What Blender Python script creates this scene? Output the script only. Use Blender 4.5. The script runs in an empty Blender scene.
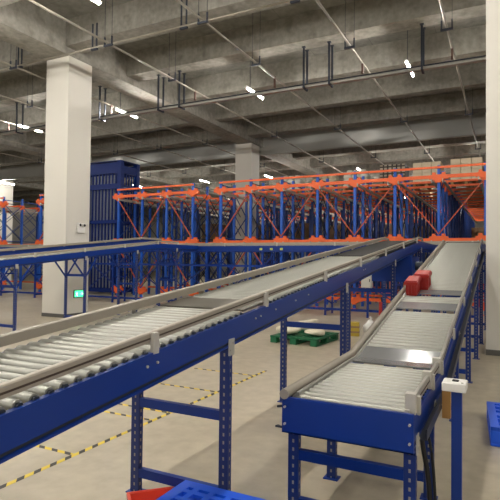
import bpy, math, random
from mathutils import Matrix, Vector
random.seed(7)
S = bpy.context.scene
COL = S.collection
R = math.radians

# ------------------------------------------------------------------ camera
cam_d = bpy.data.cameras.new('camera')
cam_d.sensor_width = 36.0
cam_d.lens = 508.0 / 500.0 * 36.0
cam_d.clip_end = 300
cam = bpy.data.objects.new('camera', cam_d)
COL.objects.link(cam)
cam.matrix_world = Matrix.Translation((0, 0, 1.6)) @ Matrix.Rotation(R(26.95), 4, 'Z') @ \
    Matrix.Rotation(R(91.3), 4, 'X') @ Matrix.Rotation(R(0.6), 4, 'Z')
S.camera = cam

# ------------------------------------------------------------------ light
W = bpy.data.worlds.new('world'); S.world = W
W.use_nodes = True
bgn = W.node_tree.nodes['Background']
bgn.inputs[0].default_value = (1.0, 0.96, 0.90, 1)
bgn.inputs[1].default_value = 0.24
LAMP_STRENGTH = 320.0
S.view_settings.view_transform = 'Standard'
S.view_settings.look = 'None'
S.view_settings.gamma = 1.0
S.view_settings.use_curve_mapping = False
S.view_settings.exposure = 0.82

# ------------------------------------------------------------------ materials
MATS = {}
def newmat(name):
    m = bpy.data.materials.new(name); m.use_nodes = True
    nt = m.node_tree
    return m, nt, nt.nodes['Principled BSDF']

def mat(name, col, rough=0.5, metal=0.0, var=0.08, scale=6.0, bump=0.0, spec=0.5, stretch=(1, 1, 1), coat=0.0):
    m, nt, b = newmat(name)
    N = nt.nodes; L = nt.links
    tc = N.new('ShaderNodeTexCoord'); mp = N.new('ShaderNodeMapping'); mp.inputs['Scale'].default_value = stretch
    no = N.new('ShaderNodeTexNoise'); no.inputs['Scale'].default_value = scale; no.inputs['Detail'].default_value = 5
    mx = N.new('ShaderNodeMix'); mx.data_type = 'RGBA'
    mx.inputs[6].default_value = tuple(c * (1 - var) for c in col) + (1,)
    mx.inputs[7].default_value = tuple(min(1, c * (1 + var)) for c in col) + (1,)
    L.new(tc.outputs['Object'], mp.inputs[0]); L.new(mp.outputs[0], no.inputs['Vector'])
    L.new(no.outputs['Fac'], mx.inputs[0]); L.new(mx.outputs[2], b.inputs['Base Color'])
    b.inputs['Roughness'].default_value = rough
    b.inputs['Metallic'].default_value = metal
    b.inputs['Specular IOR Level'].default_value = spec
    b.inputs['Coat Weight'].default_value = coat
    if bump:
        bp = N.new('ShaderNodeBump'); bp.inputs['Strength'].default_value = bump
        L.new(no.outputs['Fac'], bp.inputs['Height']); L.new(bp.outputs[0], b.inputs['Normal'])
    MATS[name] = m
    return m

def srgb(r, g, b):
    f = lambda c: (c / 255 / 12.92) if c / 255 <= 0.04045 else ((c / 255 + 0.055) / 1.055) ** 2.4
    return (f(r), f(g), f(b))

def concrete(name, c0, c1, s1, s2, rough, stretch=(1, 1, 1), formwork=False, stain=None):
    m, nt, b = newmat(name)
    N = nt.nodes; L = nt.links
    tc = N.new('ShaderNodeTexCoord')
    mp = N.new('ShaderNodeMapping'); mp.inputs['Scale'].default_value = stretch
    L.new(tc.outputs['Object'], mp.inputs[0])
    n1 = N.new('ShaderNodeTexNoise'); n1.inputs['Scale'].default_value = s1; n1.inputs['Detail'].default_value = 8
    n1.inputs['Roughness'].default_value = 0.65
    n2 = N.new('ShaderNodeTexNoise'); n2.inputs['Scale'].default_value = s2; n2.inputs['Detail'].default_value = 6
    L.new(mp.outputs[0], n1.inputs['Vector']); L.new(tc.outputs['Object'], n2.inputs['Vector'])
    ad = N.new('ShaderNodeMath'); ad.operation = 'MULTIPLY_ADD'; ad.inputs[1].default_value = 0.5
    h = N.new('ShaderNodeMath'); h.operation = 'MULTIPLY'; h.inputs[1].default_value = 0.5
    L.new(n2.outputs['Fac'], h.inputs[0]); L.new(n1.outputs['Fac'], ad.inputs[0]); L.new(h.outputs[0], ad.inputs[2])
    cr = N.new('ShaderNodeValToRGB')
    cr.color_ramp.elements[0].position = 0.34; cr.color_ramp.elements[0].color = (*c0, 1)
    cr.color_ramp.elements[1].position = 0.66; cr.color_ramp.elements[1].color = (*c1, 1)
    L.new(ad.outputs[0], cr.inputs[0])
    out = cr.outputs[0]
    if stain:
        n3 = N.new('ShaderNodeTexNoise'); n3.inputs['Scale'].default_value = stain[1]; n3.inputs['Detail'].default_value = 3
        L.new(tc.outputs['Object'], n3.inputs['Vector'])
        r3 = N.new('ShaderNodeValToRGB')
        r3.color_ramp.elements[0].position = 0.55; r3.color_ramp.elements[0].color = (0, 0, 0, 1)
        r3.color_ramp.elements[1].position = 0.72; r3.color_ramp.elements[1].color = (1, 1, 1, 1)
        L.new(n3.outputs['Fac'], r3.inputs[0])
        mm = N.new('ShaderNodeMath'); mm.operation = 'MULTIPLY'; mm.inputs[1].default_value = stain[2]
        L.new(r3.outputs[0], mm.inputs[0])
        mx = N.new('ShaderNodeMix'); mx.data_type = 'RGBA'; mx.inputs[7].default_value = (*stain[0], 1)
        L.new(mm.outputs[0], mx.inputs[0]); L.new(out, mx.inputs[6]); out = mx.outputs[2]
    if formwork:
        br = N.new('ShaderNodeTexBrick'); br.inputs['Scale'].default_value = 1.0
        br.offset = 0.0
        br.inputs['Brick Width'].default_value = 1.83; br.inputs['Row Height'].default_value = 0.92
        br.inputs['Mortar Size'].default_value = 0.008
        br.inputs['Color1'].default_value = (1, 1, 1, 1); br.inputs['Color2'].default_value = (0.86, 0.86, 0.86, 1)
        br.inputs['Mortar'].default_value = (0.6, 0.6, 0.6, 1)
        L.new(tc.outputs['Object'], br.inputs['Vector'])
        mu = N.new('ShaderNodeMix'); mu.data_type = 'RGBA'; mu.blend_type = 'MULTIPLY'; mu.inputs[0].default_value = 1
        L.new(out, mu.inputs[6]); L.new(br.outputs['Color'], mu.inputs[7]); out = mu.outputs[2]
    L.new(out, b.inputs['Base Color'])
    b.inputs['Roughness'].default_value = rough
    bp = N.new('ShaderNodeBump'); bp.inputs['Strength'].default_value = 0.08
    L.new(n2.outputs['Fac'], bp.inputs['Height']); L.new(bp.outputs[0], b.inputs['Normal'])
    MATS[name] = m
    return m

concrete('floor', srgb(168, 157, 134), srgb(194, 183, 160), 0.9, 7.0, 0.36, (1, 0.35, 1), stain=(srgb(150, 141, 125), 0.8, 0.5))
concrete('ceiling', srgb(118, 117, 112), srgb(150, 148, 141), 1.3, 6.0, 0.85, (1, 1, 0.6), formwork=True, stain=(srgb(100, 96, 88), 1.6, 0.5))
concrete('beam', srgb(126, 123, 115), srgb(160, 156, 146), 1.9, 8.0, 0.85, (1.6, 1.6, 0.45), stain=(srgb(98, 95, 88), 2.6, 0.55))
mat('white_wall', srgb(222, 218, 208), 0.55, 0, 0.03, 1.5)
mat('far_wall', srgb(176, 172, 164), 0.8, 0, 0.06, 0.6)
mat('skirting', srgb(96, 94, 90), 0.6)
mat('blue', srgb(12, 52, 134), 0.36, 0, 0.10, 3.0, spec=0.35)
mat('blue_bright', srgb(8, 54, 140), 0.38, 0, 0.08, 3.0)
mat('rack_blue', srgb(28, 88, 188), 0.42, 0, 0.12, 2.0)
mat('rack_blue_shaded', srgb(24, 62, 136), 0.5, 0, 0.12, 2.0)  # darker copy of rack_blue: shade inside the rack put into the colour
mat('orange', srgb(238, 104, 48), 0.45, 0, 0.08, 3.0)
mat('orange_dull', srgb(196, 92, 62), 0.5, 0, 0.10, 3.0)
mat('zinc', srgb(160, 160, 151), 0.38, 0.5, 0.06, 9.0)
mat('galv', srgb(176, 174, 166), 0.42, 0.6, 0.10, 14.0)
mat('galv_light', srgb(196, 192, 182), 0.5, 0.3, 0.10, 10.0)
mat('stainless', srgb(158, 160, 160), 0.18, 0.45, 0.05, 3.0)
mat('plate_dark', srgb(104, 100, 90), 0.35, 0.3, 0.12, 8.0)
mat('belt', srgb(38, 38, 37), 0.75, 0, 0.15, 40.0, bump=0.2)
mat('rail', srgb(162, 154, 140), 0.45, 0.1, 0.05, 5.0)
mat('rail_groove', srgb(74, 60, 50), 0.6)
mat('rail_zinc', srgb(178, 176, 168), 0.35, 0.55, 0.06, 8.0)
mat('black', srgb(20, 20, 22), 0.5, 0, 0.1)
mat('dark_steel', srgb(50, 56, 68), 0.45, 0.3, 0.1)
mat('pipe', srgb(150, 144, 132), 0.4, 0.55, 0.12, 4.0)
mat('pipe_clamp', srgb(84, 56, 46), 0.6, 0.1, 0.2)
mat('curtain', srgb(196, 196, 191), 0.30, 0.35, 0.06, 1.2)
mat('lift_blue', srgb(12, 38, 104), 0.5, 0, 0.10, 3.0, spec=0.2)
mat('red', srgb(168, 44, 40), 0.42, 0, 0.08, 6.0)
mat('red_orange', srgb(226, 78, 52), 0.42, 0, 0.06, 6.0)
mat('blue_plastic', srgb(28, 92, 226), 0.38, 0, 0.06, 4.0)
mat('green_plastic', srgb(22, 104, 66), 0.5, 0, 0.1, 5.0)
mat('sack', srgb(226, 216, 192), 0.8, 0, 0.12, 12.0, bump=0.3)
mat('white_plastic', srgb(236, 234, 228), 0.35, 0, 0.02)
mat('yellow', srgb(190, 164, 60), 0.5, 0, 0.06)
mat('yellow_green', srgb(196, 206, 92), 0.5, 0, 0.06)
mat('carton', srgb(206, 178, 138), 0.75, 0, 0.14, 4.0)
mat('carton_pale', srgb(232, 214, 184), 0.6, 0, 0.08, 3.0)
mat('carton_white', srgb(232, 228, 216), 0.45, 0, 0.06, 3.0)
mat('carton_brown', srgb(150, 122, 92), 0.75, 0, 0.18, 4.0)
mat('cardboard', srgb(190, 144, 84), 0.8, 0, 0.10, 6.0)
mat('wood', srgb(176, 142, 96), 0.8, 0, 0.15, 6.0, stretch=(1, 6, 1))
mat('grey_panel', srgb(150, 156, 164), 0.5, 0.1, 0.12, 3.0)
mat('grey_light', srgb(206, 204, 196), 0.5, 0, 0.04)

def emis(name, col, st):
    m, nt, b = newmat(name)
    b.inputs['Base Color'].default_value = (*col, 1)
    b.inputs['Emission Color'].default_value = (*col, 1)
    b.inputs['Emission Strength'].default_value = st
    MATS[name] = m
emis('lamp_glow', (1.0, 0.955, 0.885), LAMP_STRENGTH)
emis('exit_green', (0.05, 0.75, 0.28), 1.3)
emis('exit_white', (0.75, 1.0, 0.85), 1.6)

def perforated(name, col, pitch, duty, half):
    """painted steel with a row of slots punched along the section's centre lines"""
    m, nt, b = newmat(name)
    N = nt.nodes; L = nt.links
    tc = N.new('ShaderNodeTexCoord'); sp = N.new('ShaderNodeSeparateXYZ'); L.new(tc.outputs['Object'], sp.inputs[0])
    def mth(op, a, v=None, bb=None):
        n = N.new('ShaderNodeMath'); n.operation = op
        L.new(a, n.inputs[0])
        if bb is not None: L.new(bb, n.inputs[1])
        elif v is not None: n.inputs[1].default_value = v
        return n.outputs[0]
    fr = mth('FRACT', mth('DIVIDE', sp.outputs[2], pitch))
    zz = mth('LESS_THAN', fr, duty)
    ax = mth('LESS_THAN', mth('ABSOLUTE', sp.outputs[0]), half)
    ay = mth('LESS_THAN', mth('ABSOLUTE', sp.outputs[1]), half)
    f = mth('MULTIPLY', zz, bb=mth('MAXIMUM', ax, bb=ay))
    mx = N.new('ShaderNodeMix'); mx.data_type = 'RGBA'
    mx.inputs[6].default_value = (*col, 1); mx.inputs[7].default_value = (0.30, 0.28, 0.25, 1)
    L.new(f, mx.inputs[0]); L.new(mx.outputs[2], b.inputs['Base Color'])
    b.inputs['Roughness'].default_value = 0.4
    MATS[name] = m
perforated('blue_punched', srgb(14, 46, 116), 0.05, 0.42, 0.006)

def hazard(name):
    m, nt, b = newmat(name)
    N = nt.nodes; L = nt.links
    tc = N.new('ShaderNodeTexCoord'); sp = N.new('ShaderNodeSeparateXYZ'); L.new(tc.outputs['Object'], sp.inputs[0])
    a = N.new('ShaderNodeMath'); a.operation = 'ADD'; L.new(sp.outputs[0], a.inputs[0]); L.new(sp.outputs[1], a.inputs[1])
    d = N.new('ShaderNodeMath'); d.operation = 'DIVIDE'; d.inputs[1].default_value = 0.15; L.new(a.outputs[0], d.inputs[0])
    f = N.new('ShaderNodeMath'); f.operation = 'FRACT'; L.new(d.outputs[0], f.inputs[0])
    g = N.new('ShaderNodeMath'); g.operation = 'LESS_THAN'; g.inputs[1].default_value = 0.45; L.new(f.outputs[0], g.inputs[0])
    no = N.new('ShaderNodeTexNoise'); no.inputs['Scale'].default_value = 9; L.new(tc.outputs['Object'], no.inputs['Vector'])
    mx = N.new('ShaderNodeMix'); mx.data_type = 'RGBA'
    mx.inputs[6].default_value = (*srgb(232, 204, 50), 1); mx.inputs[7].default_value = (*srgb(30, 28, 26), 1)
    L.new(g.outputs[0], mx.inputs[0])
    m2 = N.new('ShaderNodeMix'); m2.data_type = 'RGBA'; m2.inputs[7].default_value = (*srgb(176, 164, 130), 1)
    r = N.new('ShaderNodeMath'); r.operation = 'MULTIPLY'; r.inputs[1].default_value = 0.08; L.new(no.outputs['Fac'], r.inputs[0])
    L.new(r.outputs[0], m2.inputs[0]); L.new(mx.outputs[2], m2.inputs[6]); L.new(m2.outputs[2], b.inputs['Base Color'])
    b.inputs['Roughness'].default_value = 0.5
    MATS[name] = m
hazard('hazard_tape')

def grid_crates(name, c0, c1, sx):
    m, nt, b = newmat(name)
    N = nt.nodes; L = nt.links
    tc = N.new('ShaderNodeTexCoord')
    br = N.new('ShaderNodeTexBrick'); br.offset = 0.0; br.inputs['Scale'].default_value = 1.0
    br.inputs['Brick Width'].default_value = sx; br.inputs['Row Height'].default_value = sx * 0.8; br.inputs['Mortar Size'].default_value = 0.03
    br.inputs['Color1'].default_value = (*c0, 1); br.inputs['Color2'].default_value = (*[c * 0.7 for c in c0], 1); br.inputs['Mortar'].default_value = (*c1, 1)
    mp = N.new('ShaderNodeMapping'); mp.inputs['Rotation'].default_value = (R(90), 0, 0)
    L.new(tc.outputs['Object'], mp.inputs[0]); L.new(mp.outputs[0], br.inputs['Vector']); L.new(br.outputs['Color'], b.inputs['Base Color'])
    b.inputs['Roughness'].default_value = 0.6
    MATS[name] = m
grid_crates('crate_grid', srgb(196, 184, 164), srgb(60, 54, 48), 0.17)

# ------------------------------------------------------------------ mesh builder
class MB:
    def __init__(s): s.v = []; s.f = []; s.sm = []
    def add(s, vs, fs, smooth=False):
        o = len(s.v); s.v += [tuple(v) for v in vs]
        for f in fs: s.f.append(tuple(i + o for i in f)); s.sm.append(smooth)
        return s
    def box(s, x0, x1, y0, y1, z0, z1):
        vs = [(x0, y0, z0), (x1, y0, z0), (x1, y1, z0), (x0, y1, z0), (x0, y0, z1), (x1, y0, z1), (x1, y1, z1), (x0, y1, z1)]
        return s.add(vs, [(0, 3, 2, 1), (4, 5, 6, 7), (0, 1, 5, 4), (1, 2, 6, 5), (2, 3, 7, 6), (3, 0, 4, 7)])
    def rbox(s, x0, x1, y0, y1, z0, z1, r=0.01, n=3):
        """box with rounded vertical edges and a small chamfer at top and bottom"""
        pts = []
        for cx, cy, a0 in ((x1 - r, y1 - r, 0), (x0 + r, y1 - r, 90), (x0 + r, y0 + r, 180), (x1 - r, y0 + r, 270)):
            for k in range(n + 1):
                a = R(a0 + 90 * k / n); pts.append((cx, cy, math.cos(a), math.sin(a)))
        c = r * 0.5; rings = []
        for z, ins in ((z0, c), (z0 + c, 0), (z1 - c, 0), (z1, c)):
            rings.append([(px + (r - ins) * ca, py + (r - ins) * sa, z) for px, py, ca, sa in pts])
        m = len(pts); vs = [p for rg in rings for p in rg]; fs = []
        for k in range(3):
            for i in range(m):
                j = (i + 1) % m; fs.append((k * m + i, k * m + j, (k + 1) * m + j, (k + 1) * m + i))
        fs.append(tuple(range(m - 1, -1, -1))); fs.append(tuple(range(3 * m, 4 * m)))
        return s.add(vs, fs)
    def bar(s, p0, p1, w, h, up=(0, 0, 1)):
        p0 = Vector(p0); p1 = Vector(p1); d = (p1 - p0).normalized(); u = Vector(up)
        if abs(d.dot(u)) > 0.98: u = Vector((0, 1, 0))
        a = d.cross(u).normalized(); b = a.cross(d).normalized()
        vs = []
        for p in (p0, p1):
            for sa, sb in ((-1, -1), (1, -1), (1, 1), (-1, 1)): vs.append(p + a * (sa * w / 2) + b * (sb * h / 2))
        return s.add(vs, [(0, 1, 2, 3), (7, 6, 5, 4), (0, 4, 5, 1), (1, 5, 6, 2), (2, 6, 7, 3), (3, 7, 4, 0)])
    def tube(s, pts, r, n=10, cap=True):
        pts = [Vector(p) for p in pts]; rings = []
        for i, p in enumerate(pts):
            d = (pts[min(i + 1, len(pts) - 1)] - pts[max(i - 1, 0)]).normalized()
            u = Vector((0, 0, 1)) if abs(d.z) < 0.9 else Vector((0, 1, 0))
            a = d.cross(u).normalized(); b = a.cross(d)
            rings.append([p + a * (r * math.cos(2 * math.pi * k / n)) + b * (r * math.sin(2 * math.pi * k / n)) for k in range(n)])
        vs = [v for rg in rings for v in rg]; fs = []
        for k in range(len(pts) - 1):
            for i in range(n):
                j = (i + 1) % n; fs.append((k * n + i, k * n + j, (k + 1) * n + j, (k + 1) * n + i))
        s.add(vs, fs, True)
        if cap: s.add(rings[0], [tuple(range(n - 1, -1, -1))]); s.add(rings[-1], [tuple(range(n))])
        return s
    def sweep(s, prof, path):
        """profile [(x, dz)] carried along a path [(y, z)]"""
        m = len(prof); vs = [(x, y, z + dz) for (y, z) in path for (x, dz) in prof]; fs = []
        for k in range(len(path) - 1):
            for i in range(m):
                j = (i + 1) % m; fs.append((k * m + i, k * m + j, (k + 1) * m + j, (k + 1) * m + i))
        fs.append(tuple(range(m - 1, -1, -1))); fs.append(tuple((len(path) - 1) * m + i for i in range(m)))
        return s.add(vs, fs)
    def prism_xz(s, poly, y0, y1):
        m = len(poly); vs = [(x, y0, z) for x, z in poly] + [(x, y1, z) for x, z in poly]
        fs = [tuple(range(m)), tuple(range(2 * m - 1, m - 1, -1))]
        for i in range(m):
            j = (i + 1) % m; fs.append((i, i + m, j + m, j))
        return s.add(vs, fs)
    def prism_xy(s, poly, z0, z1):
        m = len(poly); vs = [(x, y, z0) for x, y in poly] + [(x, y, z1) for x, y in poly]
        fs = [tuple(range(m - 1, -1, -1)), tuple(range(m, 2 * m))]
        for i in range(m):
            j = (i + 1) % m; fs.append((i, j, j + m, i + m))
        return s.add(vs, fs)
    def mesh(s, name, m):
        me = bpy.data.meshes.new(name); me.from_pydata([tuple(v) for v in s.v], [], s.f)
        me.polygons.foreach_set('use_smooth', s.sm)
        me.materials.append(MATS[m]); me.update()
        return me

def link(name, me, parent=None, loc=(0, 0, 0)):
    o = bpy.data.objects.new(name, me); COL.objects.link(o); o.location = loc
    if parent: o.parent = parent
    return o
def part(name, mb, m, parent, loc=(0, 0, 0), label=None):
    o = link(name, mb.mesh(name, m), parent, loc)
    if label: o['label'] = label
    return o
def tag(o, label, cat, group=None, kind=None):
    o['label'] = label; o['category'] = cat
    if group: o['group'] = group
    if kind: o['kind'] = kind
    return o
def thing(name, label, cat, loc=(0, 0, 0), rz=0.0, group=None):
    o = link(name, None, None, loc); o.rotation_euler.z = rz
    return tag(o, label, cat, group)
def struct(name, mb, m, loc=(0, 0, 0)):
    o = part(name, mb, m, None, loc); o['kind'] = 'structure'
    return o

ORD = ['first', 'second', 'third', 'fourth', 'fifth', 'sixth', 'seventh', 'eighth', 'ninth', 'tenth', 'eleventh', 'twelfth']

# ------------------------------------------------------------------ building shell
struct('floor', MB().box(-46, 16, -8, 58, -0.2, 0), 'floor')
struct('ceiling', MB().box(-46, 16, -8, 58, 8.2, 8.5), 'ceiling')
struct('wall_back', MB().box(-46, 16, 58, 58.3, 0, 8.5), 'far_wall')
struct('wall_left', MB().box(-46.3, -46, -8, 58, 0, 8.5), 'far_wall')
struct('trim_1', MB().box(-33.3, -32.2, 24.0, 25.1, 0, 7.26), 'white_wall')
GX = (-34.0, -22.6, -11.25, 0.1, 11.4)
for x in GX:
    struct('ceiling_girder', MB().box(x - 0.42, x + 0.42, -8, 58, 7.26, 8.2), 'beam')
BY = [-6.6, -3.9, -1.2, 1.6, 4.4, 7.2, 10.0, 12.5, 15.25, 18.0, 20.9] + [23.7 + 2.8 * k for k in range(12)]
for y in BY:
    struct('ceiling_beam', MB().box(-46, 16, y, y + (0.36 if 15 < y < 20 else 0.58), 7.47, 8.2), 'beam')
def column(x, y):
    struct('column', MB().box(x - 0.435, x + 0.435, y - 0.435, y + 0.435, 0.0, 7.26), 'white_wall')
    struct('baseboard_column', MB().box(x - 0.443, x + 0.443, y - 0.443, y + 0.443, 0.0, 0.10), 'skirting')
for cx, cy in ((-11.285, 10.585), (0.085, 10.33), (-11.35, 21.95)):
    column(cx, cy)

# ------------------------------------------------------------------ hazard tape on the floor
t = link('floor_tape', MB().box(-0.022, 0.022, 0, 5.6, 0.0005, 0.002).mesh('floor_tape', 'hazard_tape'), None, (-3.17, 1.2, 0))
tag(t, 'long yellow and black striped tape line running beside the left conveyor', 'floor tape')
TL = ['striped cross tape nearest the camera, joining the long floor tape from the left', 'second striped cross tape from the camera, left of the long floor tape',
      'third striped cross tape from the camera, close behind the second one', 'fourth striped cross tape from the camera, left of the long floor tape',
      'farthest striped cross tape, at the far end of the long floor tape']
for y, lb in zip((3.1, 4.13, 4.42, 5.4, 6.42), TL):
    t = link('floor_tape', MB().box(0, 0.98, -0.02, 0.02, 0.0005, 0.002).mesh('floor_tape', 'hazard_tape'), None, (-4.18, y, 0))
    tag(t, lb, 'floor tape', 'cross tapes on the floor')

# ------------------------------------------------------------------ roller conveyors
def zpath(path, y):
    for (y0, z0), (y1, z1) in zip(path, path[1:]):
        if y <= y1: return z0 + (z1 - z0) * (y - y0) / (y1 - y0)
    return path[-1][1]
def sub(path, a, b):
    return [(a, zpath(path, a))] + [p for p in path if a < p[0] < b] + [(b, zpath(path, b))]

def leg_mesh(h, w=0.066, d=0.044):
    """C-section upright, open to the back"""
    t = 0.005; a = w / 2; b = d / 2
    poly = [(-a, -b), (a, -b), (a, b), (a - 0.02, b), (a - 0.02, b - t), (a - t, b - t), (a - t, -b + t), (-a + t, -b + t), (-a + t, b - t), (-a + 0.02, b - t), (-a + 0.02, b), (-a, b)]
    return MB().prism_xy(poly, 0.0, h)

def conveyor(root, x0, x1, path, depth, rollers, pitch, leg_ys, bars=True, brace=False, rail=None, leg_mat='blue_punched', r=0.025, limit=99, caps_n=0):
    """roller conveyor running along local +Y between x0 and x1; z of the frame top from path"""
    ya, yb = path[0][0], path[-1][0]
    D = depth
    def prof(x, s):
        return [(x, 0), (x, -0.80 * D), (x - s * 0.012, -0.81 * D), (x - s * 0.012, -0.92 * D), (x, -0.93 * D), (x, -D),
                (x - s * 0.034, -D), (x - s * 0.034, -D + 0.006), (x - s * 0.016, -D + 0.006), (x - s * 0.016, -0.006), (x - s * 0.030, -0.006), (x - s * 0.030, 0)]
    part('side_frame', MB().sweep(prof(x0, -1), path), 'blue', root)
    part('side_frame', MB().sweep(prof(x1, 1)[::-1], path), 'blue', root)
    part('groove', MB().sweep([(x1 - 0.011, -0.82 * D), (x1 - 0.0105, -0.82 * D), (x1 - 0.0105, -0.91 * D), (x1 - 0.011, -0.91 * D)], path), 'dark_steel', root, label='groove along the lower edge of the side frame, its shade painted dark')  # dark insert: shade of the recess put into the colour
    # rollers
    tube = MB().tube([(x0 + 0.032, 0, 0), (x1 - 0.032, 0, 0)], r, 10)
    me = tube.mesh('roller', 'zinc')
    caps = [MB().tube([(e0, 0, 0), (e1, 0, 0)], 0.017, 6).mesh('end_cap', 'dark_steel') for e0, e1 in ((x0 + 0.018, x0 + 0.040), (x1 - 0.040, x1 - 0.018))]
    n = 0; rest = MB()
    for a, b in rollers:
        k = int((b - a) / pitch)
        for i in range(k):
            y = a + (i + 0.5) * pitch; z = zpath(path, y) - 0.004
            if n < limit:
                ro = link('roller', me, root, (0, y, z))
                if n < caps_n:
                    for cp in caps: link('end_cap', cp, ro)
            else:
                rest.tube([(x0 + 0.032, y, z), (x1 - 0.032, y, z)], r, 10)
            n += 1
    if rest.v: part('roller', rest, 'zinc', root)['kind'] = 'stuff'
    # legs
    for y in leg_ys:
        h = zpath(path, y) - D
        for x in (x0 + 0.036, x1 - 0.036):
            lg = part('leg', leg_mesh(h + 0.0), leg_mat, root, (x, y, 0))
            part('foot_plate', MB().box(-0.055, 0.055, -0.045, 0.045, 0, 0.008), 'blue', lg)
        part('pivot_plate', MB().box(x1 - 0.001, x1 + 0.006, y - 0.035, y + 0.035, h - 0.055, h + 0.05).tube([(x1 + 0.004, y - 0.015, h - 0.02), (x1 + 0.012, y - 0.015, h - 0.02)], 0.008, 6).tube([(x1 + 0.004, y + 0.015, h + 0.025), (x1 + 0.012, y + 0.015, h + 0.025)], 0.008, 6), 'galv_light', root, label='galvanized plate bolted to the frame above a leg')
        if bars:
            zs = [0.14, max(0.43, h - 0.44)] + ([h * 0.5] if h > 1.7 else [])
            for z in zs:
                part('cross_bar', MB().box(x0 + 0.07, x1 - 0.07, y - 0.02, y + 0.02, z - 0.03, z + 0.03), 'blue', root)
        if brace:
            for x in (x0 + 0.036, x1 - 0.036):
                mb = MB()
                for s in (-1, 1): mb.bar((x, y, h - 0.50), (x, y + s * 0.42, zpath(path, min(yb, max(ya, y + s * 0.42))) - D + 0.01), 0.03, 0.03)
                part('brace', mb, 'blue', root)
    return root

def guard(root, x, path, up, w, h, m, post_ys, side, groove=True):
    """side guard rail on small posts; side = +1 when the outer side is +X"""
    p = [(x - w / 2, up), (x + w / 2, up), (x + w / 2, up + h), (x + w / 2 - 0.006, up + h + 0.006), (x - w / 2 + 0.006, up + h + 0.006), (x - w / 2, up + h)]
    rl = part('guard_rail', MB().sweep(p, path), m, root)
    if groove:
        xo = x + side * (w / 2)
        part('groove', MB().sweep([(xo - 0.001, up + h * 0.36), (xo + 0.0015, up + h * 0.36), (xo + 0.0015, up + h * 0.56), (xo - 0.001, up + h * 0.56)], path), 'rail_groove', rl)
    for y in post_ys:
        z = zpath(path, y); xo = x + side * (w / 2 + 0.004)
        mb = MB().box(min(xo, xo + side * 0.02), max(xo, xo + side * 0.02), y - 0.022, y + 0.022, z - 0.01, z + up + h + 0.004)
        mb.box(min(x, xo), max(x, xo), y - 0.022, y + 0.022, z + up - 0.012, z + up)
        part('rail_post', mb, 'galv_light', root)

# --- left conveyor
LP = [(0.3, 0.966), (10.6, 2.035), (14.75, 2.045)]
LC = thing('roller_conveyor', 'long blue-framed roller conveyor climbing from the lower left to the racks', 'conveyor', (0, 0, 0))
conveyor(LC, -2.335, -1.56, LP, 0.165, [(0.45, 3.05), (3.43, 7.12)], 0.072, [0.85, 2.82, 5.40, 8.05, 10.7, 13.4], caps_n=60)
guard(LC, -1.60, sub(LP, 0.35, 10.9), 0.048, 0.036, 0.042, 'rail', [0.8, 2.05, 3.35, 4.7, 6.0, 7.4, 8.8, 10.2], 1)
guard(LC, -2.30, sub(LP, 0.35, 10.9), 0.042, 0.045, 0.05, 'rail', [1.4, 2.8, 4.2, 5.6, 7.0, 8.4, 9.8], -1, False)
for x in (-1.60, -2.30):
    z = zpath(LP, 10.9) + 0.07
    part('rail_end', MB().tube([(x, 10.9, z), (x, 11.02, z + 0.004), (x, 11.10, z - 0.025), (x, 11.13, z - 0.10)], 0.022, 8), 'rail', LC, label='curved downturned end of a guard rail')
part('transfer_plate', MB().sweep([(-2.30, 0.006), (-1.60, 0.006), (-1.60, 0.020), (-2.30, 0.020)], sub(LP, 3.06, 3.42)), 'plate_dark', LC, label='dark plate across the rollers')
b = part('belt', MB().sweep([(-2.29, -0.03), (-1.61, -0.03), (-1.61, 0.024), (-2.29, 0.024)], sub(LP, 7.14, 10.55)), 'belt', LC, label='black belt section near the top of the incline')
part('belt', MB().sweep([(-2.29, -0.03), (-1.61, -0.03), (-1.61, 0.02), (-2.29, 0.02)], sub(LP, 10.62, 14.7)), 'belt', LC)
for y in (1.98, 2.06, 3.16, 3.24, 3.5, 3.9, 4.2, 6.1, 6.18):
    z = zpath(LP, y) - 0.055; part('bolt', MB().tube([(-1.561, y, z), (-1.552, y, z)], 0.007, 6), 'galv_light', LC)
dv = part('drive_unit', MB().box(-2.2, -1.50, 9.2, 10.0, zpath(LP, 9.2) - 0.62, zpath(LP, 9.2) - 0.17), 'blue', LC, label='dark blue drive housing hung under the belt section')
part('drive_motor', MB().tube([(-1.50, 9.6, 1.55), (-1.38, 9.6, 1.55)], 0.08, 12), 'dark_steel', dv)

# --- right conveyor
RP = [(2.84, 0.775), (4.25, 0.785), (11.15, 2.02), (14.75, 2.04)]
RX0, RX1 = -1.205, -0.447
RC = thing('roller_conveyor', 'wide roller conveyor at right with a blue end plate and metal roller bed', 'conveyor', (0, 0, 0))
conveyor(RC, RX0, RX1, RP, 0.165, [(2.88, 4.06), (4.56, 5.86), (6.18, 6.58), (6.84, 11.15)], 0.082, [2.93, 3.68, 5.6, 7.5, 9.4, 11.2, 13.6], caps_n=40)
def rrail(ya, yb):
    pts = [(RX0 + 0.018, y, zpath(RP, y) + 0.04) for y in (ya, 3.4, 3.95, 4.25, 4.6, 6, 8, 10, yb)]
    part('guard_rail', MB().tube(pts, 0.030, 12), 'rail', RC, label='thick grey tubular guard rail along the left edge')
rrail(2.80, 11.1)
part('inner_strip', MB().sweep([(RX0 + 0.055, 0.0), (RX0 + 0.075, 0.0), (RX0 + 0.075, 0.035), (RX0 + 0.055, 0.035)], sub(RP, 2.9, 11.1)), 'rail_zinc', RC)
guard(RC, RX1 - 0.022, sub(RP, 2.92, 11.1), 0.035, 0.026, 0.05, 'rail_zinc', [2.95, 3.55, 4.05, 5.0, 6.2, 7.4, 8.6, 9.8, 11.0], 1)
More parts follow.
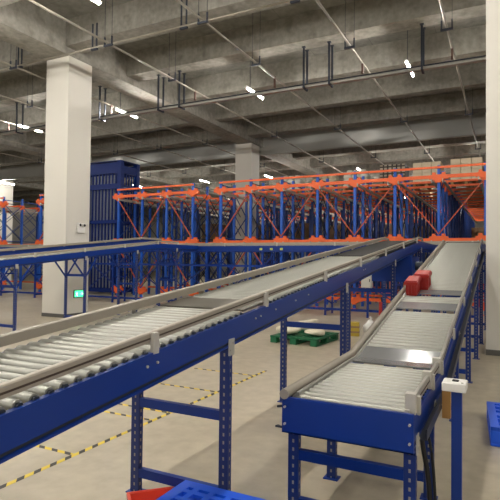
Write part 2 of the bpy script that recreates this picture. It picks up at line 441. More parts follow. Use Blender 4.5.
for y in (2.90, 3.52, 4.02):
    z = zpath(RP, y)
    part('rail_bracket', MB().box(RX1 - 0.055, RX1 + 0.0, y - 0.03, y + 0.03, z + 0.004, z + 0.115).box(RX1 - 0.055, RX1 - 0.03, y - 0.045, y + 0.045, z + 0.004, z + 0.03), 'galv_light', RC, label='pale cast bracket holding the right guard rail')
ep = part('end_plate', MB().box(RX0, RX1, 2.815, 2.838, 0.585, 0.795).box(RX0, RX1, 2.815, 2.86, 0.585, 0.592), 'blue', RC, label='flat dark blue plate closing the near end')
for z in (0.64, 0.74):
    for x in (RX0 + 0.02, RX1 - 0.02):
        part('bolt', MB().tube([(x, 2.815, z), (x, 2.800, z)], 0.007, 8), 'galv_light', ep)
part('adjuster_bolt', MB().tube([(RX0 - 0.03, 2.86, 0.60), (RX0 - 0.045, 2.86, 0.605), (RX0 - 0.045, 2.83, 0.61), (RX0, 2.83, 0.61)], 0.007, 6).tube([(RX0 - 0.05, 2.86, 0.72), (RX0, 2.86, 0.73)], 0.008, 6), 'dark_steel', RC)
for ya, yb in ((4.08, 4.54), (5.88, 6.16), (6.60, 6.82)):
    part('transfer_plate', MB().sweep([(RX0 + 0.04, 0.008), (RX1 - 0.04, 0.008), (RX1 - 0.04, 0.021), (RX0 + 0.04, 0.021)], sub(RP, ya, yb)), 'stainless', RC, label='polished steel plate between the rollers')
part('cable_tray', MB().sweep([(RX1 + 0.002, -0.15), (RX1 + 0.05, -0.15), (RX1 + 0.05, -0.09), (RX1 + 0.045, -0.09), (RX1 + 0.045, -0.145), (RX1 + 0.002, -0.145)], sub(RP, 2.95, 11)), 'dark_steel', RC)
part('belt', MB().sweep([(RX0 + 0.05, -0.03), (RX1 - 0.05, -0.03), (RX1 - 0.05, 0.02), (RX0 + 0.05, 0.02)], sub(RP, 11.2, 14.7)), 'belt', RC)

# --- conveyor behind, at the left
BP = [(1.5, 1.00), (12.6, 2.115), (14.75, 2.125)]
BC = thing('roller_conveyor', 'blue roller conveyor on tall braced legs passing in front of the left column', 'conveyor', (0, 0, 0))
conveyor(BC, -10.22, -9.49, BP, 0.165, [(1.6, 13.2)], 0.13, [1.55, 3.55, 5.55, 7.53, 9.56, 11.55, 13.5], brace=True)
guard(BC, -9.52, sub(BP, 1.55, 13.6), 0.045, 0.045, 0.045, 'rail', [2 + 1.5 * k for k in range(8)], 1, False)
part('upstand', MB().sweep([(-10.222, 0), (-10.214, 0), (-10.214, 0.16), (-10.222, 0.16)], sub(BP, 1.55, 13.6)), 'blue', BC, label='blue upstand plate along the far side')
guard(BC, -10.19, sub(BP, 1.55, 13.6), 0.15, 0.045, 0.05, 'rail', [2 + 1.5 * k for k in range(8)], -1, False)

# --- transfer conveyor across the front of the racks
TP = [(0.0, 2.11), (24.2, 2.11)]
TC = thing('roller_conveyor', 'level transfer conveyor running across in front of the orange and blue racks', 'conveyor', (-0.25, 14.78, 0), R(90))
conveyor(TC, 0.0, 0.76, TP, 0.19, [(0.1, 24.1)], 0.25, [0.5 + 2.1 * k for k in range(12)], brace=True, leg_mat='blue')
# local +x is world +Y after the quarter turn, so the side facing the camera is local x = 0
guard(TC, 0.02, TP, 0.03, 0.04, 0.07, 'rail', [0.6 + 1.9 * k for k in range(12)], -1, False)
guard(TC, 0.74, TP, 0.03, 0.04, 0.06, 'rail', [0.6 + 1.9 * k for k in range(12)], 1, False)
for x in (-7.12, -6.75, -6.4):
    part('sticker', MB().box(-0.004, -0.001, -x - 0.25 - 0.05, -x - 0.25 + 0.05, 1.97, 2.04), 'yellow_green', TC, label='small yellow-green sticker on the blue side beam')
for k in range(11):
    y0 = 0.5 + 2.1 * k; y1 = y0 + 2.1; mb = MB()
    mb.bar((0.70, y0, 0.3), (0.70, y1, 1.7), 0.03, 0.04, (1, 0, 0)); mb.bar((0.68, y0, 1.7), (0.68, y1, 0.3), 0.03, 0.04, (1, 0, 0))
    part('cross_bracing', mb, 'blue', TC)
for z in (0.16, 1.42): part('stringer', MB().box(0.012, 0.05, 0.5, 23.6, z, z + 0.07), 'blue', TC)

# ------------------------------------------------------------------ shuttle racking
UP = MB()
a, b_, t_ = 0.047, 0.04, 0.006
UP.prism_xy([(-a, -b_), (a, -b_), (a, b_), (a - 0.025, b_), (a - 0.025, b_ - t_), (a - t_, b_ - t_), (a - t_, -b_ + t_), (-a + t_, -b_ + t_), (-a + t_, b_ - t_), (-a + 0.025, b_ - t_), (-a + 0.025, b_), (-a, b_)], 0, 4.78)
UP_ME = UP.mesh('upright', 'rack_blue')
UPD_ME = UP.mesh('upright', 'rack_blue_shaded')
CN = MB()
CN.prism_xz([(-0.29, -0.08), (-0.17, -0.08), (-0.15, -0.13), (-0.075, -0.13), (-0.065, -0.19), (0.065, -0.19), (0.075, -0.13), (0.15, -0.13), (0.17, -0.08), (0.29, -0.08), (0.29, 0.05), (0.21, 0.06), (0.20, 0.14), (0.10, 0.14), (0.085, 0.07), (-0.085, 0.07), (-0.10, 0.14), (-0.20, 0.14), (-0.21, 0.06), (-0.29, 0.05)], -0.065, 0.065)
CN_ME = CN.mesh('connector', 'orange')
LV = (0.34, 2.42, 4.41)

def rack(label, xs, rows, y0=17.4, dy=1.1, low=True, flip=0, top=True, zig=True):
    cx = xs[0]
    rt = thing('pallet_rack', label, 'rack', (cx, y0, 0))
    X = [x - cx for x in xs]
    solid = min(rows, max(1, 98 // len(xs))); rest = MB()
    for j in range(rows):
        for x in X:
            if j < solid: link('upright', UP_ME if j < 3 else UPD_ME, rt, (x, j * dy, 0))  # rows behind the front ones get the blue with shade painted in
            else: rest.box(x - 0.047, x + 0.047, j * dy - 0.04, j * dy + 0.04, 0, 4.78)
    if rest.v: part('upright', rest, 'rack_blue_shaded', rt)['kind'] = 'stuff'
    for x in X: part('foot_plate', MB().box(x - 0.1, x + 0.1, -0.09, 0.09, 0, 0.012), 'orange', rt)
    for z in LV:
        for x in X: link('connector', CN_ME, rt, (x, -0.02, z))
    for j in range(1, min(rows, 6)):
        for x in X[::1]:
            if j <= 3:
                co = link('connector', CN_ME, rt, (x, j * dy, 4.33)); co.scale = (0.6, 0.8, 0.7)
    for j in range(rows):
        for z in LV:
            if j > 0 and j % 2 and z < 4: continue
            if j == 0 and z < 1 and not low: continue
            zz = z - (0.0 if j else 0.06 if z == LV[1] else 0.0); hh = 0.055 if j == 0 else 0.038
            part('beam', MB().box(X[0], X[-1], j * dy - 0.07, j * dy - 0.02 + 0.0, zz - hh, zz + hh), 'orange', rt)
    L = (rows - 1) * dy
    for i in range(len(X) - 1):
        for z in LV[1:]:
            for x in (X[i] + 0.17, X[i + 1] - 0.17):
                mb = MB().sweep([(x - 0.05, -0.02), (x + 0.05, -0.02), (x + 0.05, -0.008), (x - 0.03, -0.008), (x - 0.03, 0.09), (x - 0.05, 0.09)], [(-0.2, z - 0.17), (L, z - 0.17)])
                part('shuttle_rail', mb, 'galv_light', rt, label='pale galvanized rail running back through the lane')
    if zig:
        for i in range(len(X) - 1):
            za, zb = ((2.55, 4.3) if (i + flip) % 2 == 0 else (4.3, 2.55))
            mb = MB().bar((X[i], -0.06, za), (X[i + 1], -0.06, zb), 0.03, 0.05, (0, 1, 0))
            za, zb = (za - 2.08, zb - 2.08)
            mb.bar((X[i], -0.06, za), (X[i + 1], -0.06, zb), 0.03, 0.05, (0, 1, 0))
            part('brace', mb, 'orange_dull', rt)
    for i, x in enumerate(X):
        for j in range(min(rows - 1, 9)):
            if j % 3 == 2: continue
            mb = MB()
            for k, (za, zb) in enumerate(((0.5, 1.4), (1.4, 2.3), (2.6, 3.5), (3.5, 4.4))):
                s = (j + k) % 2
                mb.bar((x, j * dy, za if s else zb), (x, (j + 1) * dy, zb if s else za), 0.025, 0.03, (1, 0, 0))
                mb.bar((x + 0.03, j * dy, zb if s else za), (x + 0.03, (j + 1) * dy, za if s else zb), 0.02, 0.025, (1, 0, 0))
            for z in (2.52, 4.62): mb.bar((x, j * dy, z), (x, (j + 1) * dy, z), 0.03, 0.04, (0, 0, 1))
            part('side_bracing', mb, 'dark_steel' if i % 2 else 'rack_blue_shaded', rt)
    if top: part('top_tie', MB().box(X[0] - 0.05, X[-1] + 0.05, -0.09, -0.042, 4.675, 4.745), 'orange', rt)
    return rt

XS_R = (-10.16, -8.83, -7.53, -6.13, -4.76, -3.39, -2.0, -0.62, 0.75)
XS_M = (-15.39, -14.08, -12.79, -11.48)
rack('long orange and blue shuttle rack behind the two right-hand conveyors', XS_R, 18)
rack('four-post-wide orange and blue rack between the blue lift cage and far column', XS_M, 14, low=False, flip=1)
rack('blue and orange rack seen at the far left edge behind the rear conveyor', (-25.75, -24.4, -23.0), 6)
rack('narrow orange and blue rack half hidden behind the left white column', (-20.28, -18.95), 4)

# ------------------------------------------------------------------ pallet loads in the racks
def load(x, y, z, w, d, h, m, label, name='pallet_load', layers=4, round_top=False):
    lt = thing(name, label, 'pallet load', (x, y, z), 0, 'pallet loads in the racks')
    p = MB()
    for k in range(5): p.box(-w / 2 + k * (w - 0.1) / 4, -w / 2 + k * (w - 0.1) / 4 + 0.1, -d / 2, d / 2, 0.10, 0.125)
    for k in (-1, 0, 1): p.box(k * (w / 2 - 0.06) - 0.05, k * (w / 2 - 0.06) + 0.05, -d / 2, d / 2, 0.0, 0.10)
    part('pallet', p, 'wood', lt)
    mb = MB()
    lh = (h - 0.13) / layers
    for l in range(layers):
        ins = 0.0 if not round_top else 0.10 * max(0, l - layers + 2) ** 1.5
        for i in range(3):
            for j in range(2):
                ww = (w - 2 * ins) / 3; dd = (d - 2 * ins) / 2
                xa = -w / 2 + ins + i * ww; ya = -d / 2 + ins + j * dd
                mb.rbox(xa + 0.006, xa + ww - 0.006, ya + 0.006, ya + dd - 0.006, 0.126 + l * lh, 0.126 + (l + 1) * lh - 0.006, 0.02 if not round_top else 0.09, 2)
    part('carton_stack', mb, m, lt)
Z3 = 4.45; Z2 = 2.46
mid = lambda i: (XS_R[i] + XS_R[i + 1]) / 2
load(mid(1), 20.2, Z3, 1.0, 1.0, 0.80, 'carton_white', 'white wrapped load on the top rack level, second lane from the far column', round_top=True)
load(mid(2), 20.6, Z3, 1.0, 1.0, 0.82, 'carton_pale', 'pale wrapped load on the top rack level, third lane from the far column', round_top=True)
load(mid(3) + 0.05, 20.2, Z3, 1.0, 1.0, 0.86, 'carton_white', 'white rounded load on the top rack level left of the gridded crate stack', round_top=True)
load(mid(4), 20.8, Z3, 1.0, 1.0, 1.05, 'crate_grid', 'dark gridded crate stack on the top rack level between white and beige loads')
load(mid(5), 20.2, Z3, 1.0, 1.0, 0.92, 'carton_pale', 'beige carton stack on the top rack level just right of the gridded crates')
load(mid(6) - 0.02, 20.0, Z3, 1.05, 1.0, 0.92, 'carton_pale', 'beige carton stack on the top level of the second lane from right column')
load(mid(7) - 0.05, 20.4, Z3, 1.05, 1.0, 1.25, 'crate_grid', 'tall gridded crate stack on the top rack level beside the right column')
for i, (ln, yy, zz, m) in enumerate(((0, 25, Z2, 'carton_brown'), (1, 27, Z2, 'carton'), (2, 26, Z2, 'carton_brown'), (3, 27.5, Z2, 'carton_pale'), (4, 29, Z2, 'carton_brown'), (5, 30, Z2, 'carton'), (6, 31, Z2, 'carton_brown'),
                                     (0, 27.5, Z3, 'carton_brown'), (4, 28.0, Z3, 'carton'), (6, 27.0, Z3, 'carton_brown'))):
    lv = 'middle' if zz == Z2 else 'top'
    load(mid(ln), yy, zz, 1.0, 1.0, 1.15, m, '%s carton load deep on the %s rack level, %s lane from the far column' % ({'carton_brown': 'brown', 'carton': 'tan', 'carton_pale': 'pale'}[m], lv, ORD[ln]))
for i in range(3):
    load((XS_M[i] + XS_M[i + 1]) / 2, 24.5 + i * 0.8, Z2, 1.0, 1.0, 1.2, ('carton_brown', 'carton', 'carton_brown')[i], '%s carton load deep in the rack beside the lift cage, %s lane' % (('dark brown', 'tan', 'brown')[i], ORD[i]))

# ------------------------------------------------------------------ lift cage behind column
LX0, LX1, LY0, LY1, LZ = -18.15, -15.85, 18.0, 19.35, 6.18
lc = thing('goods_lift', 'tall dark blue steel lift cage standing just right of the left column', 'lift', (LX0, LY0, 0))
w_, d_ = LX1 - LX0, LY1 - LY0
for x, y in ((0, 0), (w_ - 0.22, 0), (0, d_ - 0.22), (w_ - 0.22, d_ - 0.22)):
    part('post', MB().box(x, x + 0.22, y, y + 0.22, 0, LZ), 'lift_blue', lc)
for z, h in ((0.1, 0.2), (2.2, 0.22), (3.3, 0.16), (4.9, 0.25), (LZ - 0.55, 0.5)):
    for q in ((0.22, w_ - 0.22, 0.02, 0.14, z, z + h), (0.22, w_ - 0.22, d_ - 0.14, d_ - 0.02, z, z + h), (w_ - 0.14, w_ - 0.02, 0.22, d_ - 0.22, z, z + h * 0.7), (0.02, 0.14, 0.22, d_ - 0.22, z, z + h * 0.7)):
        part('cross_beam', MB().box(*q), 'lift_blue', lc)
for k in range(9):
    x = 0.34 + k * (w_ - 0.68) / 8
    part('guide_bar', MB().box(x - 0.03, x + 0.03, 0.05, 0.11, 0.3, LZ - 0.55), 'lift_blue', lc)
for k in range(5):
    y = 0.30 + k * (d_ - 0.6) / 4; part('guide_bar', MB().box(w_ - 0.11, w_ - 0.06, y - 0.03, y + 0.03, 0.3, LZ - 0.5), 'lift_blue', lc)
part('mesh_panel', MB().box(0.24, w_ - 0.24, 0.22, 0.235, 0.3, LZ - 0.6), 'grey_panel', lc, label='pale grey panel behind the front bars of the cage')
part('roof_plate', MB().box(0, w_, 0, d_, LZ, LZ + 0.03), 'lift_blue', lc)
part('warning_light', MB().rbox(w_ - 0.35, w_ - 0.05, 0.02, 0.2, LZ + 0.03, LZ + 0.13, 0.03), 'white_plastic', lc)

# ------------------------------------------------------------------ under-ceiling services
PX = (-1.2, -3.38, -5.88, -8.55, -11.9, -14.4, -17.0, -19.6, -22.2)
PLB = ['thin sprinkler pipe under the ceiling nearest the right column', 'thin sprinkler pipe under the ceiling, second from the right column', 'thin sprinkler pipe under the ceiling crossing the picture centre',
       'thin sprinkler pipe under the ceiling just right of the left column', 'thin sprinkler pipe passing under the ceiling just left of the left column', 'thin sprinkler pipe at upper left, second to the left of the left column',
       'thin sprinkler pipe at upper left, third to the left of the left column', 'thin sprinkler pipe at upper left, fourth to the left of the left column', 'thin sprinkler pipe at upper left, farthest left under the ceiling']
HB = [y for y in BY if y > 4]
for x, lb in zip(PX, PLB):
    pt = thing('sprinkler_pipe', lb, 'pipe', (x, 0, 6.8), 0, 'sprinkler pipes under the ceiling')
    part('pipe', MB().tube([(0, -7, 0), (0, 13.0, 0), (0, 30, 0), (0, 50, 0)], 0.027, 8), 'pipe', pt)
    for y in (6.3, 9.0, 11.6, 18.72, 24.6, 30.5):
        hg = MB()
        for s in (-1, 1): hg.bar((s * 0.11, y + 0.2, -0.03), (s * 0.11, y + 0.2, 0.16), 0.03, 0.03); hg.bar((s * 0.11, y + 0.2, 0.15), (s * 0.11, y + 0.2, 1.41), 0.008, 0.008)
        hg.box(-0.13, 0.13, y + 0.175, y + 0.225, -0.07, -0.03)
        part('hanger', hg, 'dark_steel', pt, label='dark U-shaped hanger fixed to a beam')
    part('clamp', MB().box(-0.022, 0.022, 12.97, 13.03, -0.28, 0.04), 'pipe_clamp', pt, label='rust-coloured clamp to the cable tray')

def tray(y, z, label, hx, htop):
    tt = thing('cable_tray', label, 'cable tray', (0, y, z), 0)
    part('channel', MB().box(-30, 14, -0.06, 0.06, -0.05, -0.042).box(-30, 14, -0.064, -0.058, -0.05, 0.03).box(-30, 14, 0.058, 0.064, -0.05, 0.03), 'galv', tt)
    part('conduit', MB().tube([(-30, -0.10, 0.02), (14, -0.10, 0.02)], 0.016, 6), 'dark_steel', tt)
    part('conduit', MB().tube([(-30, -0.02, 0.0), (14, -0.02, 0.0)], 0.02, 6), 'pipe', tt, label='pale conduit lying in the tray')
    for x in hx:
        mb = MB()
        for dy in (-0.13, 0.13): mb.bar((x, dy, -0.09), (x, dy, htop - z), 0.05, 0.035)
        mb.box(x - 0.025, x + 0.025, -0.16, 0.16, -0.09, -0.052)
        mb.box(x - 0.05, x + 0.05, -0.17, -0.09, htop - z - 0.02, htop - z).box(x - 0.05, x + 0.05, 0.09, 0.17, htop - z - 0.02, htop - z)
        part('hanger', mb, 'dark_steel', tt, label='dark double strut hanging from the beam')
    return tt
tray(13.0, 6.42, 'long pale cable tray hung below the second visible ceiling beam, crossing the picture', (-1.88, -4.24, -4.96, -9.05, -9.85, -12.3, -14.2, -16.4, -19.0), 7.47)
ct = thing('conduit_pipe', 'pale conduit pipe crossing overhead in front of the nearest ceiling beam', 'pipe', (0, 9.6, 7.0))
part('pipe', MB().tube([(-30, 0, 0), (14, 0, 0)], 0.026, 8), 'pipe', ct)
for x in (-9.38, -6.65, -12.15, -3.9, -1.6):
    mb = MB()
    for dx in (-0.07, 0.07): mb.bar((x + dx, 0.0, -0.05), (x + dx, 0.0, 0.62), 0.03, 0.03)
    mb.box(x - 0.1, x + 0.1, -0.03, 0.03, -0.07, -0.03)
    part('hanger', mb, 'dark_steel', ct, label='dark strut hanger')

# smoke curtain behind the far column
du = thing('smoke_curtain', 'smooth silvery smoke curtain hanging across the ceiling behind the far column', 'smoke curtain', (0, 22.5, 0))
def curtain(x0, x1, z0, z1, ph):
    nx = max(2, int((x1 - x0) / 0.25)); nz = 6; vs = []; fs = []
    for side in (0, 1):
        for j in range(nz + 1):
            for i in range(nx + 1):
                x = x0 + (x1 - x0) * i / nx; z = z0 + (z1 - z0) * j / nz
                wv = 0.03 * math.sin(0.9 * x + 2.0 * z + ph) + 0.02 * math.sin(2.1 * x - 3.5 * z) + 0.012 * math.sin(0.5 * x + 6 * z)
                vs.append((x, wv + side * 0.008, z))
    m = (nz + 1) * (nx + 1)
    for j in range(nz):
        for i in range(nx):
            a = j * (nx + 1) + i; q = (a, a + 1, a + nx + 2, a + nx + 1)
            fs.append(q); fs.append(tuple(m + k for k in q[::-1]))
    return MB().add(vs, fs, True)
part('sheet', curtain(-40, 15, 6.86, 7.255, 0.0), 'curtain', du)
for xa, xb in zip((-33.5, -22.1, -10.75, 0.6), (-23.1, -11.75, -0.4, 10.9)):
    part('sheet', curtain(xa, xb, 7.25, 8.2, 0.0), 'curtain', du)
part('bottom_bar', MB().box(-40, 15, -0.03, 0.04, 6.83, 6.87), 'galv', du)

# tube lamps
LT = MB().tube([(0, -0.52, 0), (0, 0.52, 0)], 0.020, 8).mesh('tube', 'lamp_glow')
LH = MB().prism_xz([(-0.03, 0.024), (0.03, 0.024), (0.045, 0.05), (0.02, 0.075), (-0.02, 0.075), (-0.045, 0.05)], -0.56, 0.56)
LH_ME = LH.mesh('housing', 'white_plastic')
def lamp(x, y, z, label, group):
    lt = thing('ceiling_lamp', label, 'lamp', (x, y, z), 0, group)
    link('tube', LT, lt); link('housing', LH_ME, lt)
    part('rod', MB().bar((0, -0.35, 0.07), (0, -0.35, 8.2 - z), 0.012, 0.012), 'dark_steel', lt)
NB = ['tube lamp hanging over the right conveyor, nearest the right column', 'tube lamp hanging above the picture centre, left of the brightest lamp', 'tube lamp hanging just right of the left column', 'tube lamp hanging just left of the left column', 'tube lamp farther left of the left column', 'tube lamp farthest left in the tray row']
for x, lb in zip((-2.29, -6.80, -11.75, -16.55, -21.3, -26.0), NB):
    lamp(x, 13.62, 6.66, lb, 'tube lamps along the cable tray')
lamp(2.3, 13.62, 6.66, 'tube lamp hidden behind the right column', 'tube lamps along the cable tray')
FB = ['small far tube lamp above the rack loads beside the right column', 'small far tube lamp above the white rounded load', 'small far tube lamp right of the far column', 'small far tube lamp left of the far column', 'small far tube lamp beside the lift cage', 'far tube lamp at the left picture edge']
for x, lb in zip((-2.42, -7.3, -12.85, -17.35, -22.75, -30.2), FB):
    lamp(x, 27.6 if x > -25 else 23.1, 6.7, lb, 'far tube lamps over the racks')
for x, lb in zip((-2.4, -7.2, -12.0, -16.8, 2.4), ('tube lamp overhead near the top right of the view', 'tube lamp at the top picture edge right of the left column', 'tube lamp overhead above the rear conveyor', 'tube lamp overhead left of the rear conveyor', 'tube lamp overhead right of the right column')):
    lamp(x, 6.95, 6.66, lb, 'overhead tube lamps near the camera')
for x in (-12.0, -7.2, -2.4):  # extra unseen row, added to strengthen the left conveyor's floor shadow
    lamp(x, 3.65, 6.66, 'added unseen tube lamp overhead, strengthening the shadow under the left conveyor', 'tube lamps behind the camera')
for y in (0.3, -6.0):
    for x in (-16.8, -12.0, -7.2, -2.4, 2.4, 7.0):
        lamp(x, y, 6.66, 'added unseen tube lamp overhead, strengthening the shadow under the left conveyor', 'tube lamps behind the camera')
for y in (34.2, 40.8):
    for x in (-22.0, -16.8, -12.0, -7.2, -2.4):
        lamp(x, y, 6.7, 'tube lamp deep in the hall above the far end of the racks', 'tube lamps deep in the hall')

# ------------------------------------------------------------------ things on the column
em = thing('emergency_light', 'white twin-head emergency light on the side of the left column', 'emergency light', (-10.85, 10.66, 2.36))
part('body', MB().rbox(0, 0.07, -0.14, 0.14, 0, 0.16, 0.02), 'white_plastic', em)
for y in (-0.07, 0.09):
    hd = part('lamp_head', MB().rbox(0.01, 0.09, y - 0.055, y + 0.055, 0.165, 0.27, 0.02), 'white_plastic', em)
    part('lens', MB().tube([(0.09, y, 0.22), (0.097, y, 0.22)], 0.038, 12), 'black', hd, label='dark round lens')
ex = thing('exit_sign', 'green glowing exit sign low on the side of the left column', 'sign', (-10.85, 10.65, 0.53))
part('frame', MB().rbox(0, 0.03, -0.19, 0.19, 0, 0.22, 0.01), 'dark_steel', ex)
part('panel', MB().box(0.03, 0.034, -0.17, 0.17, 0.02, 0.20), 'exit_green', ex, label='green lit panel')
mb = MB()
Q = lambda y, z: (0.036, y, z)
# running figure with arrow, drawn in slim raised strokes
mb.tube([Q(-0.085, 0.165), Q(-0.085, 0.166)], 0.016, 8)
for p, q in (((-0.09, 0.15), (-0.10, 0.10)), ((-0.10, 0.10), (-0.07, 0.075)), ((-0.07, 0.075), (-0.075, 0.04)), ((-0.10, 0.10), (-0.13, 0.06)), ((-0.09, 0.14), (-0.055, 0.115)), ((-0.09, 0.14), (-0.125, 0.12)),
             ((0.02, 0.11), (0.13, 0.11)), ((0.13, 0.11), (0.09, 0.145)), ((0.13, 0.11), (0.09, 0.075))):
    mb.bar(Q(*p), Q(*q), 0.004, 0.016, (1, 0, 0))
part('pictogram', mb, 'exit_white', ex, label='white running figure and arrow')

# ------------------------------------------------------------------ loose things
def tote(name, label, w, d, h, m, loc, rot, cat='tote', solid_lid=False, holes=True):
    tt = thing(name, label, cat, loc); tt.rotation_euler = rot
    t = 0.008; k = 0.90
    A = [(-w / 2 * k, -d / 2 * k), (w / 2 * k, -d / 2 * k), (w / 2 * k, d / 2 * k), (-w / 2 * k, d / 2 * k)]
    B = [(-w / 2, -d / 2), (w / 2, -d / 2), (w / 2, d / 2), (-w / 2, d / 2)]
    ins = lambda P: [(x - t * (1 if x > 0 else -1), y - t * (1 if y > 0 else -1)) for x, y in P]
    vs = [(x, y, 0) for x, y in A] + [(x, y, h) for x, y in B] + [(x, y, h) for x, y in ins(B)] + [(x, y, t) for x, y in ins(A)]
    fs = [(3, 2, 1, 0), (12, 13, 14, 15)]
    for i in range(4):
        j = (i + 1) % 4; fs += [(i, j, 4 + j, 4 + i), (4 + i, 4 + j, 8 + j, 8 + i), (8 + i, 8 + j, 12 + j, 12 + i)]
    body = part('body', MB().add(vs, fs), m, tt)
    e = 0.012
    mb = MB().box(-w / 2 - e, w / 2 + e, -d / 2 - e, -d / 2 + 0.001, h - 0.03, h + 0.004).box(-w / 2 - e, w / 2 + e, d / 2 - 0.001, d / 2 + e, h - 0.03, h + 0.004)
    mb.box(-w / 2 - e, -w / 2 + 0.001, -d / 2, d / 2, h - 0.03, h + 0.004).box(w / 2 - 0.001, w / 2 + e, -d / 2, d / 2, h - 0.03, h + 0.004)
    part('rim', mb, m, tt)
    mb = MB()
    for s in (-1, 1):
        for q in (-0.3, 0.0, 0.3):
            y = s * d / 2 * 0.975; mb.box(q * w - 0.006, q * w + 0.006, y - 0.006, y + 0.006, 0.02, h - 0.03)
            x = s * w / 2 * 0.975; mb.box(x - 0.006, x + 0.006, q * d - 0.006, q * d + 0.006, 0.02, h - 0.03)
    part('rib', mb, m, tt)
    if solid_lid:
        lid = part('lid', MB().rbox(-w / 2 - 0.005, w / 2 + 0.005, -d / 2 - 0.005, d / 2 + 0.005, h + 0.004, h + 0.022, 0.015), m, tt)
    return tt
sl = math.atan(0.185)
def on_deck(x, y): return (x, y, zpath(RP, y) + 0.021 + 0.004)
tote('tote', 'red plastic tote at the left rail of the right conveyor, nearer of two', 0.135, 0.30, 0.17, 'red', on_deck(-1.055, 6.58), (sl, 0, 0), solid_lid=True)
tote('tote', 'red plastic tote tucked behind the nearer one on the right conveyor', 0.17, 0.26, 0.185, 'red', on_deck(-0.985, 6.90), (sl, 0, 0), solid_lid=True)
tote('crate', 'shallow red-orange plastic crate on the floor beside the blue pallets', 0.36, 0.23, 0.09, 'red_orange', (-1.985, 2.665, 0.0), (0, 0, R(46)), cat='crate')

def plastic_pallet(label, w, d, h, m, loc, rz=0.0, nx=9, ny=9, group=None):
    pt = thing('plastic_pallet', label, 'pallet', loc, rz, group)
    mb = MB(); zt = h
    for s0, s1 in ((0, 0.07), (w / 2 - 0.05, w / 2 + 0.05), (w - 0.07, w)): mb.box(s0, s1, 0, d, zt - 0.03, zt)
    for s0, s1 in ((0, 0.07), (d / 2 - 0.05, d / 2 + 0.05), (d - 0.07, d)): mb.box(0, w, s0, s1, zt - 0.03, zt - 0.0005)
    for k in range(nx):
        x = 0.07 + (k + 0.5) * (w - 0.14) / nx; mb.box(x - 0.018, x + 0.018, 0.0, d, zt - 0.025, zt - 0.001)
    for k in range(ny):
        y = 0.07 + (k + 0.5) * (d - 0.14) / ny; mb.box(0, w, y - 0.018, y + 0.018, zt - 0.025, zt - 0.0015)
    part('deck', mb, m, pt)
    for x in (0.0, w / 2 - 0.07, w - 0.14):
        for y in (0.0, d / 2 - 0.07, d - 0.14): part('foot', MB().rbox(x, x + 0.14, y, y + 0.14, 0.02, h - 0.028, 0.02), m, pt)
    for x in (0.0, w / 2 - 0.07, w - 0.14): part('skid', MB().rbox(x, x + 0.14, 0, d, 0, 0.025, 0.012), m, pt)
    return pt
plastic_pallet('bright blue plastic pallet lying on top of another at the bottom edge', 1.1, 0.95, 0.15, 'blue_plastic', (-1.71, 1.60, 0.15), 0, group='stacked blue pallets')
plastic_pallet('bright blue plastic pallet at the bottom of the pair on the floor', 1.1, 0.95, 0.15, 'blue_plastic', (-1.71, 1.60, 0.0), 0, group='stacked blue pallets')
plastic_pallet('blue plastic pallet on the floor at the right picture edge', 1.0, 0.9, 0.17, 'blue_plastic', (-0.14, 4.98, 0.0), R(4), nx=5, ny=5)
plastic_pallet('green plastic pallet on the floor carrying pale sacks', 1.0, 1.15, 0.14, 'green_plastic', (-4.22, 9.22, 0.0), R(-4), nx=7, ny=7)

def sack(label, loc, dims, rz, seed):
    rng = random.Random(seed); nu, nv = 20, 12; vs = []; fs = []
    ph = [rng.uniform(0, 6.28) for _ in range(6)]
    for j in range(nv + 1):
        th = math.pi * j / nv
        for i in range(nu):
            a = 2 * math.pi * i / nu
            c, s_ = math.cos(a), math.sin(a)
            e = 0.7
            x = math.copysign(abs(c) ** e, c) * math.sin(th) ** e; y = math.copysign(abs(s_) ** e, s_) * math.sin(th) ** e
            z = math.copysign(abs(math.cos(th)) ** 0.8, math.cos(th))
            wv = 1 + 0.11 * math.sin(3 * a + ph[0] + 2 * th) + 0.09 * math.sin(5 * a + ph[1]) + 0.05 * math.sin(4 * th + ph[2])
            zz = z * (0.8 + 0.25 * math.sin(2.5 * x + ph[3]) + 0.2 * math.sin(3 * y + ph[4]))
            vs.append((x * wv * dims[0] / 2, y * wv * dims[1] / 2, dims[2] / 2 + max(-1, min(1.2, zz)) * dims[2] / 2))
    for j in range(nv):
        for i in range(nu): fs.append((j * nu + i, (j + 1) * nu + i, (j + 1) * nu + (i + 1) % nu, j * nu + (i + 1) % nu))
    o = link('sack', MB().add(vs, fs, True).mesh('sack', 'sack'), None, loc); o.rotation_euler.z = rz
    tag(o, label, 'sack', 'pale sacks on the green pallet')
sack('pale slumped sack at the near left of the green pallet', (-3.93, 9.53, 0.14), (0.44, 0.36, 0.19), 0.1, 3)
sack('pale sack heaped highest at the middle of the green pallet', (-3.72, 10.02, 0.14), (0.46, 0.34, 0.30), 0.3, 5)
sack('small pale sack at the right side of the green pallet', (-3.43, 9.60, 0.14), (0.40, 0.28, 0.14), -0.3, 9)

# yellow box and white bag under the left conveyor
yb = thing('carton', 'small yellow carton with dark bands on the floor beneath the left conveyor', 'carton', (-3.02, 11.0, 0), R(12))
part('body', MB().rbox(-0.12, 0.12, -0.1, 0.1, 0, 0.30, 0.01), 'yellow', yb)
part('band', MB().box(-0.123, 0.123, -0.103, 0.103, 0.07, 0.11).box(-0.123, 0.123, -0.103, 0.103, 0.18, 0.22), 'carton_brown', yb, label='dark band')
bag = thing('plastic_bag', 'crumpled white bag beside the small yellow carton under the left conveyor', 'bag', (-2.72, 11.25, 0))
mb = MB(); rg = random.Random(4); vs = []; fs = []
for j in range(9):
    th = j / 8; rr = (0.15 * math.sin(math.pi * min(1, th * 0.75 + 0.18)) + 0.01) if th < 0.9 else 0.05
    for i in range(14):
        a = 2 * math.pi * i / 14; q = rr * (1 + rg.uniform(-0.12, 0.12)); vs.append((q * math.cos(a), q * math.sin(a), th * 0.33))
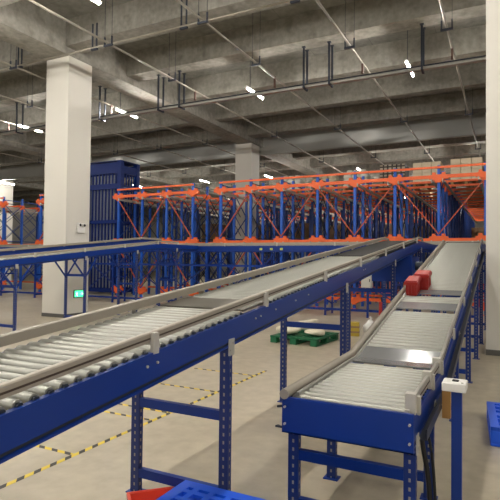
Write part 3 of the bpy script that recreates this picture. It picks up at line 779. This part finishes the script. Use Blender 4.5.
for j in range(8):
    for i in range(14): fs.append((j * 14 + i, j * 14 + (i + 1) % 14, (j + 1) * 14 + (i + 1) % 14, (j + 1) * 14 + i))
fs.append(tuple(range(13, -1, -1))); fs.append(tuple(8 * 14 + i for i in range(14)))
part('bag_body', mb.add(vs, fs, True), 'white_plastic', bag)
part('knot', MB().tube([(0, 0, 0.32), (0.02, 0.0, 0.37), (-0.01, 0.01, 0.41)], 0.022, 6), 'white_plastic', bag)

# switch cabinet and extinguisher under the transfer conveyor
cb = thing('control_cabinet', 'pale grey control cabinet mounted below the top of the left conveyor', 'cabinet', (-3.79, 14.55, 0.88))
part('body', MB().rbox(0, 0.30, 0, 0.18, 0, 0.42, 0.01), 'grey_light', cb)
part('door', MB().rbox(0.015, 0.285, -0.012, 0.0, 0.015, 0.405, 0.005), 'grey_light', cb)
part('handle', MB().box(0.24, 0.26, -0.03, -0.012, 0.17, 0.25), 'black', cb)
part('bracket', MB().box(0.12, 0.18, 0.16, 0.22, -0.88, 0.40), 'blue', cb)
fe = thing('fire_extinguisher', 'red fire extinguisher standing on the floor below the transfer conveyor', 'fire extinguisher', (-3.18, 14.5, 0))
part('cylinder', MB().tube([(0, 0, 0), (0, 0, 0.46), (0, 0, 0.50)], 0.085, 14), 'red', fe)
part('valve', MB().tube([(0, 0, 0.5), (0, 0, 0.58)], 0.025, 8).bar((0, 0, 0.58), (0, -0.10, 0.60), 0.025, 0.02), 'black', fe)
part('hose', MB().tube([(0.02, 0, 0.55), (0.10, 0, 0.52), (0.11, 0, 0.30), (0.10, 0, 0.2)], 0.012, 6), 'black', fe)

# push-button post
po = thing('control_post', 'slim blue post carrying a white push-button box beside the right conveyor', 'control post', (-0.288, 3.45, 0))
part('post', MB().rbox(-0.031, 0.031, -0.025, 0.025, 0.01, 0.81, 0.004), 'blue_bright', po)
part('base_plate', MB().box(-0.08, 0.08, -0.08, 0.08, 0, 0.01), 'blue_bright', po)
bx = part('button_box', MB().rbox(-0.082, 0.058, -0.08, 0.08, 0.81, 0.862, 0.008), 'white_plastic', po, label='white enclosure on top of the post')
part('push_button', MB().rbox(-0.028, 0.012, -0.015, 0.03, 0.862, 0.868, 0.006), 'black', bx, label='small black button')
part('key_switch', MB().tube([(0.035, -0.045, 0.862), (0.035, -0.045, 0.868)], 0.008, 10), 'grey_light', bx)
cd = thing('cardboard_sheet', 'narrow brown cardboard strip hanging behind the push-button post', 'cardboard', (-0.385, 3.62, 0.58))
part('sheet', MB().box(-0.006, 0.045, -0.025, 0.025, 0, 0.20), 'cardboard', cd)
part('hook', MB().bar((0.0, 0, 0.08), (-0.02, 0, 0.08), 0.01, 0.006), 'galv', cd)

for lb, dx, pts in (('thick black cable hanging from the right conveyor corner, the lower left one', 0.024, [(-0.445, 3.08, 0.606), (-0.435, 3.08, 0.53), (-0.412, 3.08, 0.40), (-0.40, 3.08, 0.25), (-0.396, 3.06, 0.08), (-0.39, 2.98, 0.02), (-0.33, 2.7, 0.0145)]),
                    ('thin black cable looping from the right conveyor corner, the outer right one', 0.015, [(-0.43, 3.16, 0.607), (-0.408, 3.14, 0.56), (-0.386, 3.10, 0.45), (-0.372, 3.09, 0.26), (-0.362, 3.07, 0.08), (-0.35, 2.98, 0.02), (-0.28, 2.75, 0.01)])):
    sm = []
    for k in range(len(pts) - 1):
        p0, p1, p2, p3 = (Vector(pts[max(0, k - 1)]), Vector(pts[k]), Vector(pts[k + 1]), Vector(pts[min(len(pts) - 1, k + 2)]))
        for q in range(5):
            u = q / 5; sm.append(0.5 * ((2 * p1) + (p2 - p0) * u + (2 * p0 - 5 * p1 + 4 * p2 - p3) * u * u + (3 * p1 - p0 - 3 * p2 + p3) * u ** 3))
    sm.append(Vector(pts[-1]))
    o = link('cable', MB().tube(sm, dx * 0.6, 8).mesh('cable', 'black'))
    tag(o, lb, 'cable')
